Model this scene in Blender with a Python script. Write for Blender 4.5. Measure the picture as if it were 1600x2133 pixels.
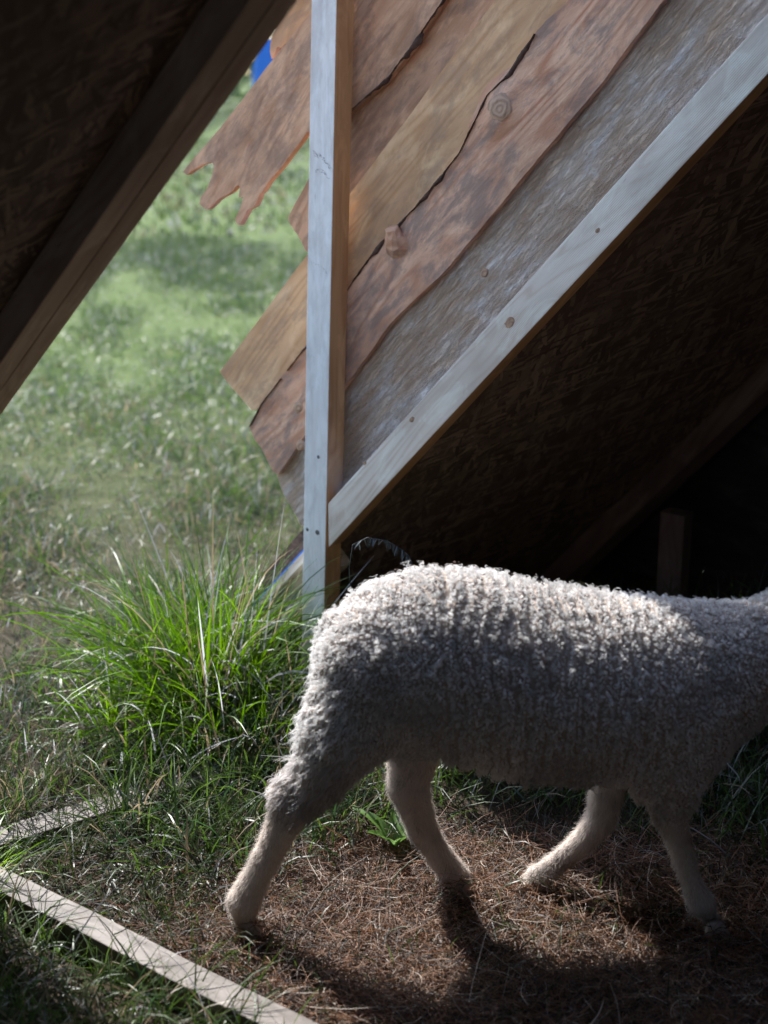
import bpy, bmesh, math
import numpy as np
from mathutils import Vector, Matrix, noise as mnoise

for o in list(bpy.data.objects):
    bpy.data.objects.remove(o)
rng = np.random.default_rng(7)
SC = bpy.context.scene
COL = SC.collection
R = math.radians

# ------------------------------------------------------------------ camera
PITCH, LENS, EYE = R(17.2), 50.0, 1.79
cam = bpy.data.cameras.new('camera')
cam.sensor_fit = 'VERTICAL'; cam.sensor_height = 36.0; cam.lens = LENS
cam.clip_start = 0.05; cam.clip_end = 2000
cam.dof.use_dof = True; cam.dof.focus_distance = 3.42; cam.dof.aperture_fstop = 2.3
camo = bpy.data.objects.new('camera', cam); COL.objects.link(camo)
camo.location = (0, 0, EYE); camo.rotation_euler = (math.pi/2-PITCH, 0, 0)
SC.camera = camo

# ------------------------------------------------------------------ sky and sun
# local directions of the shelter: P runs along its end frames, Q along its ridge
P = np.array([.8, -.6, 0.]); Q = np.array([.6, .8, 0.]); Z = np.array([0, 0, 1.])
SUN_EL = R(45)
sh = -P*.933 + Q*.36
sun_dir = np.array([sh[0]*math.cos(SUN_EL), sh[1]*math.cos(SUN_EL), math.sin(SUN_EL)])
sun_dir /= np.linalg.norm(sun_dir)
W = bpy.data.worlds.new('World'); SC.world = W; W.use_nodes = True
nt = W.node_tree; bg = nt.nodes['Background']
sky = nt.nodes.new('ShaderNodeTexSky'); sky.sky_type = 'NISHITA'; sky.sun_disc = False
sky.sun_elevation = SUN_EL; sky.sun_rotation = math.atan2(sun_dir[0], sun_dir[1])
nt.links.new(sky.outputs[0], bg.inputs[0]); bg.inputs[1].default_value = 0.15
sl = bpy.data.lights.new('sun', 'SUN'); sl.energy = 4.0; sl.angle = R(0.6); sl.color = (1, .98, .95)
so = bpy.data.objects.new('sun', sl); COL.objects.link(so)
so.rotation_euler = Vector(sun_dir).to_track_quat('Z', 'Y').to_euler()
vs = SC.view_settings; vs.view_transform = 'Standard'; vs.look = 'None'
vs.exposure = 1.68; vs.gamma = 1.0; vs.use_curve_mapping = False
SC.render.engine = 'CYCLES'
SC.cycles.use_denoising = True; SC.cycles.use_adaptive_sampling = True; SC.cycles.adaptive_threshold = .015
SC.cycles.max_bounces = 8; SC.cycles.diffuse_bounces = 5; SC.cycles.glossy_bounces = 3
SC.cycles.transmission_bounces = 6; SC.cycles.transparent_max_bounces = 8
SC.cycles.sample_clamp_indirect = 6.0
SC.cycles_curves.shape = 'RIBBONS'; SC.cycles_curves.subdivisions = 2

# ------------------------------------------------------------------ measuring helpers
F = LENS/36*2133
FW = np.array([0, math.cos(PITCH), -math.sin(PITCH)]); UP = np.array([0, math.sin(PITCH), math.cos(PITCH)])
RT = np.array([1., 0, 0]); CAM = np.array([0, 0, EYE])
def ray(x, y): return FW + RT*(x-800)/F + UP*(1066.5-y)/F
def on_q(x, y, q): d = ray(x, y); return CAM + d*(q/(d@Q))
def on_z(x, y, z=0.): d = ray(x, y); return CAM + d*((z-EYE)/d[2])
def on_y(x, y, yy): d = ray(x, y); return CAM + d*(yy/d[1])
def wp(p, q, z): return P*p + Q*q + Z*z

# ------------------------------------------------------------------ object helpers
def tag(o, label=None, cat=None, group=None, kind=None):
    if label: o['label'] = label
    if cat: o['category'] = cat
    if group: o['group'] = group
    if kind: o['kind'] = kind
    return o
def link(name, data, parent=None):
    o = bpy.data.objects.new(name, data); COL.objects.link(o)
    if parent is not None:
        o.parent = parent
        bpy.context.view_layer.update()
        o.matrix_parent_inverse = parent.matrix_world.inverted()
    return o
def empty(name, loc):
    o = bpy.data.objects.new(name, None); COL.objects.link(o); o.location = loc
    o.empty_display_size = .1
    bpy.context.view_layer.update()
    return o
def np_mesh(name, V, Fc, smooth=False):
    """V (n,3); Fc list of face arrays (quads and/or triangles)"""
    me = bpy.data.meshes.new(name)
    V = np.asarray(V, np.float32)
    if not isinstance(Fc, list): Fc = [Fc]
    lt = np.concatenate([np.full(len(f), f.shape[1], np.int32) for f in Fc])
    lv = np.concatenate([np.asarray(f, np.int32).ravel() for f in Fc])
    me.vertices.add(len(V)); me.vertices.foreach_set('co', V.ravel())
    me.loops.add(len(lv)); me.loops.foreach_set('vertex_index', lv)
    me.polygons.add(len(lt))
    ls = np.zeros(len(lt), np.int32); ls[1:] = np.cumsum(lt)[:-1]
    me.polygons.foreach_set('loop_start', ls)
    me.polygons.foreach_set('use_smooth', np.full(len(lt), smooth, bool))
    me.update(calc_edges=True); me.validate()
    return me
def frame(x, y=None, z=None, loc=(0, 0, 0)):
    m = Matrix((Vector(x), Vector(y), Vector(z))).transposed().to_4x4()
    m.translation = Vector(loc); return m
def bm_mesh(name, bm, smooth=False):
    bmesh.ops.recalc_face_normals(bm, faces=bm.faces[:])
    me = bpy.data.meshes.new(name); bm.to_mesh(me); bm.free()
    if smooth:
        for p in me.polygons: p.use_smooth = True
    return me
def box_mesh(name, lx, ly, lz, bev=.003, wob=0.0, segs=10, seed=0):
    """length along local X from 0..lx, centred across"""
    bm = bmesh.new(); bmesh.ops.create_cube(bm, size=1)
    for v in bm.verts: v.co = Vector(((v.co.x+.5)*lx, v.co.y*ly, v.co.z*lz))
    if segs > 1:
        le = [e for e in bm.edges if abs((e.verts[0].co-e.verts[1].co).normalized().x) > .99]
        bmesh.ops.subdivide_edges(bm, edges=le, cuts=segs, use_grid_fill=True)
    if bev:
        ed = [e for e in bm.edges if len(e.link_faces) == 2 and e.calc_face_angle(0) > .5]
        bmesh.ops.bevel(bm, geom=ed, offset=bev, segments=2, profile=.5, affect='EDGES', clamp_overlap=True)
    if wob:
        for v in bm.verts:
            k = Vector((v.co.x*3+seed*7.1, seed*1.7, 0))
            v.co.y += wob*mnoise.noise(k); v.co.z += wob*mnoise.noise(k+Vector((0, 0, 9.3)))
    return bm_mesh(name, bm)
def timber(name, a, b, w, h, side, mat, parent, wob=.0015, bev=.003, seed=0):
    """bar from a to b, w across `side`, h across the third direction"""
    a, b, s = Vector(a), Vector(b), Vector(side).normalized()
    x = (b-a).normalized(); s = (s - x*s.dot(x)).normalized(); t = x.cross(s)
    me = box_mesh(name, (b-a).length, w, h, bev, wob, 12, seed)
    me.materials.append(mat)
    o = bpy.data.objects.new(name, me); COL.objects.link(o)
    m = frame(x, s, t, a)
    o.matrix_world = m
    if parent is not None:
        o.parent = parent; o.matrix_parent_inverse = parent.matrix_world.inverted()
    return o

# ------------------------------------------------------------------ materials
def new_mat(name):
    m = bpy.data.materials.new(name); m.use_nodes = True
    n = m.node_tree.nodes; l = m.node_tree.links
    return m, n, l, n['Principled BSDF']
def ramp(n, l, src, stops):
    r = n.new('ShaderNodeValToRGB'); e = r.color_ramp.elements
    while len(e) < len(stops): e.new(.5)
    for el, (p, c) in zip(e, stops):
        el.position = p; el.color = (c, c, c, 1) if isinstance(c, (int, float)) else (*c, 1)
    l.new(src, r.inputs[0]); return r.outputs[0]
def mixc(n, l, fac, a, b, mode='MIX'):
    m = n.new('ShaderNodeMix'); m.data_type = 'RGBA'; m.blend_type = mode
    for s, v in ((m.inputs[0], fac), (m.inputs[6], a), (m.inputs[7], b)):
        if hasattr(v, 'links') or hasattr(v, 'is_linked'): l.new(v, s)
        elif isinstance(v, (int, float)): s.default_value = v
        else: s.default_value = (*v, 1)
    return m.outputs[2]
def math_n(n, l, op, a, b=None):
    m = n.new('ShaderNodeMath'); m.operation = op
    for s, v in ((m.inputs[0], a), (m.inputs[1], b)):
        if v is None: continue
        if isinstance(v, (int, float)): s.default_value = v
        else: l.new(v, s)
    return m.outputs[0]
def coords(n, l, scale, rnd=True):
    tc = n.new('ShaderNodeTexCoord'); mp = n.new('ShaderNodeMapping')
    l.new(tc.outputs['Object'], mp.inputs[0]); mp.inputs['Scale'].default_value = scale
    if rnd:
        oi = n.new('ShaderNodeObjectInfo'); mu = n.new('ShaderNodeVectorMath'); mu.operation = 'SCALE'
        mu.inputs[0].default_value = (13.1, 7.7, 5.3); l.new(oi.outputs['Random'], mu.inputs[3])
        l.new(mu.outputs[0], mp.inputs['Location'])
    return mp.outputs[0]
def noise_n(n, l, vec, scale=1., detail=4., rough=.55, dist=0.):
    t = n.new('ShaderNodeTexNoise'); l.new(vec, t.inputs['Vector'])
    t.inputs['Scale'].default_value = scale; t.inputs['Detail'].default_value = detail
    t.inputs['Roughness'].default_value = rough; t.inputs['Distortion'].default_value = dist
    return t.outputs[0]
def bump_n(n, l, h, strength, dist, prev=None):
    b = n.new('ShaderNodeBump'); b.inputs['Strength'].default_value = strength
    b.inputs['Distance'].default_value = dist; l.new(h, b.inputs['Height'])
    if prev is not None: l.new(prev, b.inputs['Normal'])
    return b.outputs[0]
def wood(name, light, dark, stain=None, stain_amt=.0, grain=1., rough_saw=0., ring=.55, rough=.65, fine=0.):
    m, n, l, b = new_mat(name)
    vg = coords(n, l, (1.6, 42*grain, 42*grain))
    g = noise_n(n, l, vg, 1, 6, .6, .4)
    hh = noise_n(n, l, coords(n, l, (.7, 4.2*grain, 4.2*grain)), 1.0, 2, .45, .5)
    hh = math_n(n, l, 'ADD', math_n(n, l, 'MULTIPLY', hh, 1.0), math_n(n, l, 'MULTIPLY', g, .035))
    rg = math_n(n, l, 'MULTIPLY_ADD', math_n(n, l, 'SINE', math_n(n, l, 'MULTIPLY', hh, 95.0)), .5)
    rg.node.inputs[2].default_value = .5
    rg = ramp(n, l, rg, [(0, 0), (.6, .3), (1, 1)])
    pz = noise_n(n, l, coords(n, l, (1.5, 5, 5)), 1.6, 3, .5)
    rg = math_n(n, l, 'MULTIPLY', rg, ramp(n, l, pz, [(.3, .35), (.65, 1)]))
    f = math_n(n, l, 'ADD', math_n(n, l, 'MULTIPLY', rg, ring), math_n(n, l, 'MULTIPLY', g, 1-ring))
    c = mixc(n, l, ramp(n, l, f, [(.15, 0), (.8, 1)]), light, dark)
    # broad warm and cool drift along the board
    dr = noise_n(n, l, coords(n, l, (1.3, 3, 3)), 2.0, 3, .5)
    c = mixc(n, l, ramp(n, l, dr, [(.4, 0), (.7, .6)]), c, tuple(x*.6 for x in dark))
    lp = noise_n(n, l, coords(n, l, (3.1, 8, 8)), 1.7, 6, .65, .8)
    c = mixc(n, l, ramp(n, l, lp, [(.5, 0), (.68, .55)]), c, tuple(min(.9, x*1.25+.04) for x in light))
    if stain:
        s1 = noise_n(n, l, coords(n, l, (2.2, 6, 6)), 2.2, 8, .68, .6)
        s2 = noise_n(n, l, coords(n, l, (9, 22, 22)), 2.0, 5, .7)
        s = math_n(n, l, 'ADD', math_n(n, l, 'MULTIPLY', s1, .7), math_n(n, l, 'MULTIPLY', s2, .3))
        c = mixc(n, l, math_n(n, l, 'MULTIPLY', ramp(n, l, s, [(.47, 0), (.58, 1)]), stain_amt), c, stain)
    # short dark pitch flecks
    fl = noise_n(n, l, coords(n, l, (14, 90, 90)), 1.0, 2, .5)
    c = mixc(n, l, ramp(n, l, fl, [(.72, 0), (.8, .55)]), c, tuple(x*.35 for x in dark))
    l.new(c, b.inputs['Base Color']); b.inputs['Roughness'].default_value = rough
    b.inputs['Specular IOR Level'].default_value = .3
    nm = bump_n(n, l, g, .35, .0015)
    if fine:
        wv = n.new('ShaderNodeTexWave'); wv.bands_direction = 'Y'; l.new(coords(n, l, (1, 1, 1), False), wv.inputs[0])
        wv.inputs['Scale'].default_value = 70; wv.inputs['Distortion'].default_value = 1.2
        nm = bump_n(n, l, wv.outputs[0], fine, .0012, nm)
    if rough_saw:
        h1 = noise_n(n, l, coords(n, l, (15, 75, 60)), 1.0, 6, .72, .7)
        nm = bump_n(n, l, ramp(n, l, h1, [(.4, 0), (.62, 1)]), rough_saw, .005, nm)
        fz = mixc(n, l, math_n(n, l, 'MULTIPLY', ramp(n, l, h1, [(.42, 1), (.56, 0)]), min(.5, rough_saw*.5)), c, tuple(x*.72 for x in dark)); l.new(fz, b.inputs['Base Color'])
        h2 = noise_n(n, l, coords(n, l, (14, 40, 20)), 1.0, 6, .7, .5)
        nm = bump_n(n, l, h2, rough_saw, .005, nm)
    l.new(nm, b.inputs['Normal'])
    return m
def osb(name, base, lo, hi):
    m, n, l, b = new_mat(name)
    layers = []
    for i, (ang, sx, sy) in enumerate(((-.25, 10, 62), (.55, 14, 90), (-.8, 12, 80), (.1, 18, 75), (-.5, 11, 70), (.9, 16, 95))):
        tc = n.new('ShaderNodeTexCoord'); mp = n.new('ShaderNodeMapping'); mp.vector_type = 'TEXTURE'
        wn = n.new('ShaderNodeTexNoise'); wn.inputs['Scale'].default_value = 5+2*i; wn.inputs['Detail'].default_value = 3; l.new(tc.outputs['Object'], wn.inputs['Vector'])
        wm = n.new('ShaderNodeVectorMath'); wm.operation = 'MULTIPLY_ADD'; l.new(wn.outputs['Color'], wm.inputs[0]); wm.inputs[1].default_value = (.035, .035, .035); l.new(tc.outputs['Object'], wm.inputs[2])
        l.new(wm.outputs[0], mp.inputs[0]); mp.inputs['Rotation'].default_value = (0, 0, ang)
        mp.inputs['Scale'].default_value = (1/sx, 1/sy, 1); mp.inputs['Location'].default_value = (i*.3, i*.7, 0)
        vo = n.new('ShaderNodeTexVoronoi'); vo.voronoi_dimensions = '2D'; vo.inputs['Scale'].default_value = 1
        vo.inputs['Randomness'].default_value = 1
        l.new(mp.outputs[0], vo.inputs['Vector']); layers.append(vo.outputs['Color'])
    sep = []
    for c in layers:
        s = n.new('ShaderNodeSeparateColor'); l.new(c, s.inputs[0]); sep.append(s.outputs)
    h = sep[0][0]
    for s in sep[1:]:
        k = math_n(n, l, 'GREATER_THAN', s[1], .7)
        mx = n.new('ShaderNodeMix'); mx.data_type = 'FLOAT'
        l.new(k, mx.inputs[0]); l.new(h, mx.inputs[2]); l.new(s[0], mx.inputs[3]); h = mx.outputs[0]
    c = mixc(n, l, math_n(n, l, 'POWER', h, 1.8), lo, hi)
    dr = noise_n(n, l, coords(n, l, (1, 1, 1)), 3, 5, .6)
    c = mixc(n, l, ramp(n, l, dr, [(.4, 0), (.7, .6)]), c, base)
    l.new(c, b.inputs['Base Color']); b.inputs['Roughness'].default_value = .7
    b.inputs['Specular IOR Level'].default_value = .25
    l.new(bump_n(n, l, h, .5, .002), b.inputs['Normal'])
    return m
def plain(name, col, rough=.7, var=.25, sc=8, bump=.0, spec=.3):
    m, n, l, b = new_mat(name)
    t = noise_n(n, l, coords(n, l, (1, 1, 1)), sc, 6, .6)
    c = mixc(n, l, ramp(n, l, t, [(.3, 0), (.7, 1)]), tuple(x*(1-var) for x in col), tuple(min(1, x*(1+var)) for x in col))
    l.new(c, b.inputs['Base Color']); b.inputs['Roughness'].default_value = rough
    b.inputs['Specular IOR Level'].default_value = spec
    if bump: l.new(bump_n(n, l, t, 1.0, bump), b.inputs['Normal'])
    return m

M = {}
M['pale'] = wood('bleached_planed_spruce', (.82, .80, .77), (.68, .64, .60), (.42, .40, .38), .35, ring=.35, grain=1.6)
M['side'] = wood('spruce_bounce_side', (.62, .36, .17), (.46, .23, .10), ring=.45, grain=1.4)  # warm bounce light from the straw painted into these faces
M['beam'] = wood('planed_spruce_beam', (.78, .69, .60), (.60, .48, .38), ring=.45, grain=1.5, fine=.5)
M['rough'] = wood('rough_sawn_board', (.92, .80, .69), (.70, .46, .30), (.45, .27, .17), .6, rough_saw=1.0, ring=.3, grain=.5)
M['red'] = wood('reddish_slab_board', (.76, .43, .28), (.50, .22, .12), (.21, .16, .14), .7, ring=.65, rough_saw=.3)
M['tan'] = wood('tan_slab_board', (.78, .47, .26), (.56, .29, .13), (.26, .17, .12), .45, ring=.5, rough_saw=.1)
M['brown'] = wood('stained_slab_board', (.70, .41, .25), (.48, .24, .13), (.16, .11, .09), .55, ring=.5, rough_saw=.3)
M['rafter'] = wood('spruce_rafter', (.50, .36, .26), (.36, .23, .16), ring=.4, grain=1.3)
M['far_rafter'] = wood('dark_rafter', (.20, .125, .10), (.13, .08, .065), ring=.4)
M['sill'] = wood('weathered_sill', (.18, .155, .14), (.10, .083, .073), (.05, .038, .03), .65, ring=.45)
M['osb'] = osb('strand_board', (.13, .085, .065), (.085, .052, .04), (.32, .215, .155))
M['void_shade'] = wood('void_shade_boards', (.04, .028, .026), (.02, .015, .016), ring=.4)  # near-black colour stands in for the deep shade of the far bay
M['bark'] = plain('bark', (.085, .05, .038), .9, .6, 60, .006)
M['blue'] = plain('blue_tarp', (.02, .13, .5), .45, .15, 20)
M['scuff'] = plain('scuff', (.36, .35, .34), .8, .4, 300)
M['nail'] = plain('nail', (.12, .11, .1), .5, .2, 50)
def knot_mat():
    m, n, l, b = new_mat('knot')
    w = n.new('ShaderNodeTexWave'); w.wave_type = 'RINGS'; w.rings_direction = 'Z'
    l.new(coords(n, l, (1, 1, 1), False), w.inputs[0]); w.inputs['Scale'].default_value = 22
    w.inputs['Distortion'].default_value = 7; w.inputs['Detail'].default_value = 3
    nz = noise_n(n, l, coords(n, l, (1, 1, 1)), 120, 4, .6)
    c = mixc(n, l, math_n(n, l, 'MULTIPLY', w.outputs[0], nz), (.46, .28, .18), (.20, .10, .06))
    l.new(c, b.inputs['Base Color']); b.inputs['Roughness'].default_value = .6
    l.new(bump_n(n, l, w.outputs[0], .4, .002), b.inputs['Normal'])
    return m
M['knot'] = knot_mat()
M['beam_knot'] = plain('beam_knot', (.36, .22, .14), .6, .5, 90)

#SECTION_SHELTER
# ------------------------------------------------------------------ the shelter
shelter = empty('sheep_shelter', tuple(wp(-1.2, 2.2, 0)))
tag(shelter, 'rough timber sheep shelter with strand board roof, diagonal slab boards and pale post', 'shelter')
KN, CN = .957, 3.4007            # underside of the near rafter: z = KN*p + CN
bn = (P + Z*KN)/math.hypot(1, KN); nn = (-P*KN + Z)/math.hypot(1, KN)
def near(p, q, up=0.): return wp(p, q, KN*p+CN) + nn*up
for i, q in enumerate((1.7775, 1.8345)):
    o = timber('rafter', near(-3.5, q, .0325), near(.1, q, .0325), .0545, .065, Q, M['rafter'], shelter, seed=i)
    if i == 0: tag(o, 'dark rafter in deep shade at the upper left')
timber('rafter', near(-3.5, .55, .0325), near(.1, .55, .0325), .055, .065, Q, M['rafter'], shelter, seed=3)
timber('rafter', near(-3.5, -.7, .0325), near(.1, -.7, .0325), .055, .065, Q, M['rafter'], shelter, seed=4)
def panel(name, quad, th, mat, parent, nrm):
    """quad: 4 world corners, local X along 0->1"""
    a = np.array(quad, float); x = a[1]-a[0]; x /= np.linalg.norm(x)
    nz = np.array(nrm, float); nz -= x*(nz@x); nz /= np.linalg.norm(nz); y = np.cross(nz, x)
    L = [((c-a[0])@x, (c-a[0])@y, (c-a[0])@nz) for c in a]
    bm = bmesh.new()
    lo = [bm.verts.new(c) for c in L]; hi = [bm.verts.new((c[0], c[1], c[2]+th)) for c in L]
    bm.faces.new(lo); bm.faces.new(hi)
    for i in range(4): bm.faces.new((lo[i], lo[(i+1) % 4], hi[(i+1) % 4], hi[i]))
    me = bm_mesh(name, bm); me.materials.append(mat)
    o = bpy.data.objects.new(name, me); COL.objects.link(o); o.matrix_world = frame(x, y, nz, a[0])
    o.parent = parent; o.matrix_parent_inverse = parent.matrix_world.inverted()
    return o
e = .0655
panel('roof_panel', [near(-3.55, -1.5, e), near(.1, -1.5, e), near(.1, 1.87, e), near(-3.55, 1.87, e)], .012, M['osb'], shelter, nn)
# the other slope and the two closed ends, out of the picture but shading it
zr = KN*.1+CN+.09
panel('roof_panel', [wp(4.0, -1.5, zr-3.9*KN), wp(.1, -1.5, zr), wp(.1, 4.9, zr), wp(4.0, 4.9, zr-3.9*KN)], .012, M['osb'], shelter, P*KN+Z)
panel('back_wall', [wp(-3.4, 4.62, -.05), wp(4., 4.62, -.05), wp(.1, 4.62, zr), wp(-.6, 4.62, zr)], .02, M['void_shade'], shelter, Q)
# the end behind the camera: two walls, an unseen gap added between for sky fill light
panel('end_wall', [wp(-3.5, -1.52, 0), wp(-.08, -1.52, 0), wp(-.08, -1.52, zr-.2*KN), wp(-3.4, -1.52, .15)], .02, M['osb'], shelter, -Q)
panel('end_wall', [wp(.24, -1.52, 0), wp(4., -1.52, 0), wp(3.9, -1.52, .1), wp(.24, -1.52, zr-.2*KN)], .02, M['osb'], shelter, -Q)

# end frame: post and diagonal beam in one upright plane
QF = 3.09
def an_axes():
    a0 = np.array([-2.523, .58]); a1 = np.array([-1.284, 1.91]); d = (a1-a0)/np.linalg.norm(a1-a0)
    return a0, d, np.array([-d[1], d[0]])
A0, AD, AN = an_axes()
AX = P*AD[0] + Z*AD[1]; AY = P*AN[0] + Z*AN[1]      # along / across the diagonal
def fr(a, n, q): c = A0 + AD*a + AN*n; return wp(c[0], q, c[1])
pb, pt = wp(-2.5995, QF+.0385, -.1), wp(-2.494, QF+.0385, 2.5)
post = timber('post', pb, pt, .086, .077, P, M['pale'], shelter, wob=.001, seed=5)
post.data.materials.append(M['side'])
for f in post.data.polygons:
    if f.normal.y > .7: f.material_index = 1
tag(post, 'pale planed upright post with two dark scuff marks')
bw = .0925
bm = bmesh.new()
# vertical butt cut at the post, square far end
L = 3.0
pts = [(0.0, 0.0), (L, 0.0), (L, -bw), None]
zdir = np.array([AD[1], AN[1]])            # world up in (a, n)
pts[3] = (-bw*zdir[0]/zdir[1], -bw)
lov = [bm.verts.new((a, n, 0)) for a, n in pts]; hiv = [bm.verts.new((a, n, .07)) for a, n in pts]
bm.faces.new(lov); bm.faces.new(hiv)
for i in range(4): bm.faces.new((lov[i], lov[(i+1) % 4], hiv[(i+1) % 4], hiv[i]))
bmesh.ops.bevel(bm, geom=bm.edges[:], offset=.003, segments=2, profile=.5, affect='EDGES')
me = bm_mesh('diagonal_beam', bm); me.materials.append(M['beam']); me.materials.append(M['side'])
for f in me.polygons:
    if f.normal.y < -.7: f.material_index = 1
beam = bpy.data.objects.new('diagonal_beam', me); COL.objects.link(beam)
beam.matrix_world = frame(AX, AY, Q, fr(0.003, 0, QF-.002)); beam.parent = shelter
beam.matrix_parent_inverse = shelter.matrix_world.inverted()
tag(beam, 'planed diagonal beam rising right from the post')

# slab boards nailed behind post and beam
def px_an(x, y, q):
    w = on_q(x, y, q); v = np.array([w@P, w[2]]) - A0
    return np.array([v@AD, v@AN])
def fbm(x, s):
    return mnoise.noise(Vector((x, s, 0))) + .5*mnoise.noise(Vector((x*2.3, s+5, 0))) + .25*mnoise.noise(Vector((x*5.1, s+9, 0)))
A_END = 3.3
def board(name, upper, end, lower, q, mat, seed, th=.024, wu=.002, wl=.002, label=None):
    U = np.array([px_an(*t, q) for t in upper]); Lw = np.array([px_an(*t, q) for t in lower])
    E_ = np.array([px_an(*t, q) for t in end]) if len(end) else np.zeros((0, 2))
    def dense(pl, w, ext, s):
        pl = pl[np.argsort(pl[:, 0])]
        aa = np.arange(pl[0, 0], A_END, .012)
        sl = (pl[-1, 1]-pl[0, 1])/max(.1, pl[-1, 0]-pl[0, 0])
        nnv = np.interp(aa, pl[:, 0], pl[:, 1])
        return [(a, n+w*fbm(a*14, s)) for a, n in zip(aa, nnv)]
    u = dense(U, wu, 0, seed+.3); lw = dense(Lw, wl, 0, seed+20.7)
    # ragged end, subdivided with splintery noise
    e = [u[0]] + [tuple(t) for t in E_] + [lw[0]]
    ee = []
    for i in range(len(e)-1):
        a, b = np.array(e[i]), np.array(e[i+1]); k = max(1, int(np.linalg.norm(b-a)/.006))
        for j in range(k):
            t = a+(b-a)*j/k; s = .0026*fbm((i*3+j)*1.7, seed+3)
            ee.append((t[0]+s, t[1]+s*.5))
    outline = ee[1:] + lw + u[::-1]
    bm = bmesh.new()
    vs_ = [bm.verts.new((a, n, 0)) for a, n in outline]
    f = bm.faces.new(vs_)
    r = bmesh.ops.extrude_face_region(bm, geom=[f])
    bmesh.ops.translate(bm, verts=[g for g in r['geom'] if isinstance(g, bmesh.types.BMVert)], vec=(0, 0, th))
    ng = [f for f in bm.faces if len(f.verts) > 4]
    bmesh.ops.triangulate(bm, faces=ng, ngon_method='EAR_CLIP')
    me = bm_mesh(name, bm); me.materials.append(mat)
    o = bpy.data.objects.new(name, me); COL.objects.link(o)
    o.matrix_world = frame(AX, AY, Q, fr(0, 0, q)); o.parent = shelter
    o.matrix_parent_inverse = shelter.matrix_world.inverted()
    if label: o['label'] = label
    md = o.modifiers.new('bevel', 'BEVEL'); md.width = .0022; md.segments = 1; md.limit_method = 'ANGLE'; md.angle_limit = R(60)
    return o
qa, qb, qc = QF+.079, QF+.105, QF+.131
b1u = [(578, 985), (640, 895), (728, 787), (812, 669), (925, 562), (981, 495), (1060, 399), (1167, 270), (1262, 157), (1369, 11)]
b2u = [(521, 884), (545, 838), (600, 770), (650, 705), (725, 602), (767, 540), (800, 497), (869, 427), (925, 360), (959, 315), (985, 262), (998, 236), (1015, 197), (1060, 152), (1088, 107), (1116, 67), (1184, 0)]
b3u = [(458, 775), (640, 530), (728, 405), (796, 315), (857, 236), (914, 157), (959, 96), (1032, 0)]
def sh_(pl, dx, dy): return [(x+dx, y+dy) for x, y in pl]
B1 = board('wall_board', sh_(b1u, -3, -8), [(583, 1010), (590, 1028), (600, 1045), (612, 1066)], [(627, 1095), (690, 1075), (1600, 60)], qb, M['rough'], 1, label='pale rough-sawn wall board just above the beam')
B2 = board('wall_board', b2u, [(520, 890), (530, 915), (545, 935), (560, 965), (569, 982)], sh_(b1u, 1, 4), qa, M['red'], 2, wu=.004, label='reddish wall board with a big knot and waney edge')
B3 = board('wall_board', b3u, [(470, 792), (490, 815), (510, 838)], [(525, 855), (545, 848), (600, 786), (640, 740), (725, 625), (869, 450), (959, 340), (1060, 180), (1184, 25)], qb, M['tan'], 3, wu=.0012, label='smooth tan wall board with a square-cut lower end')
B4 = board('wall_board', [(600, 455), (617, 418), (640, 380), (690, 290), (739, 205), (812, 140), (919, -10)], [(604, 466), (612, 480), (622, 492)], [(638, 524), (728, 425), (796, 335), (857, 256), (959, 116), (1032, 20)], qc, M['brown'], 4, label='stained wall board mostly hidden behind the post')
SPL = [(381, 358), (388, 364), (398, 357), (405, 352), (422, 343), (440, 337), (446, 345), (442, 365), (430, 395), (418, 412), (415, 425), (430, 437), (438, 432), (455, 415), (480, 402), (494, 386), (500, 388), (497, 410), (507, 411), (500, 435), (490, 455), (492, 466), (499, 469), (508, 452), (516, 437), (530, 430), (538, 412), (541, 403)]
B5 = board('wall_board', [(388, 347), (430, 300), (480, 240), (560, 135), (655, 15), (700, -45), (800, -170)], SPL, [(545, 400), (560, 378), (600, 330), (640, 275), (690, 250), (739, 228), (812, 163), (841, 124), (886, 62), (919, 11)], qb, M['brown'], 5, wl=.003, label='broken wall board ending in splintered fingers')
B6 = board('wall_board', [(567, 72), (610, 5), (640, -40)], [(563, 92), (562, 108), (566, 122), (571, 112), (578, 98), (587, 100), (592, 92)], [(600, 92), (652, 22), (700, -35)], qc, M['tan'], 6, label='uppermost visible wall board with a splintered end')
B7 = board('wall_board', [(430, 60), (560, -120), (640, -220), (700, -300)], [(445, 80), (470, 95)], [(500, 115), (590, -10), (640, -80), (700, -160)], qb, M['brown'], 7)  # out of view, left end drawn out to shade the sheep's back
B8 = board('wall_board', [(400, -100), (560, -330), (640, -430), (700, -500)], [(410, -40)], [(430, 45), (570, -150), (640, -235), (700, -310)], qc, M['tan'], 8)  # also out of view and lengthened leftward for shade on the sheep

B9 = board('wall_board', [(370, -270), (560, -540), (640, -640), (700, -720)], [(380, -200)], [(395, -110), (570, -350), (640, -445), (700, -515)], qb, M['brown'], 9)  # unseen extra board, added to cast shade on the sheep's back

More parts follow.
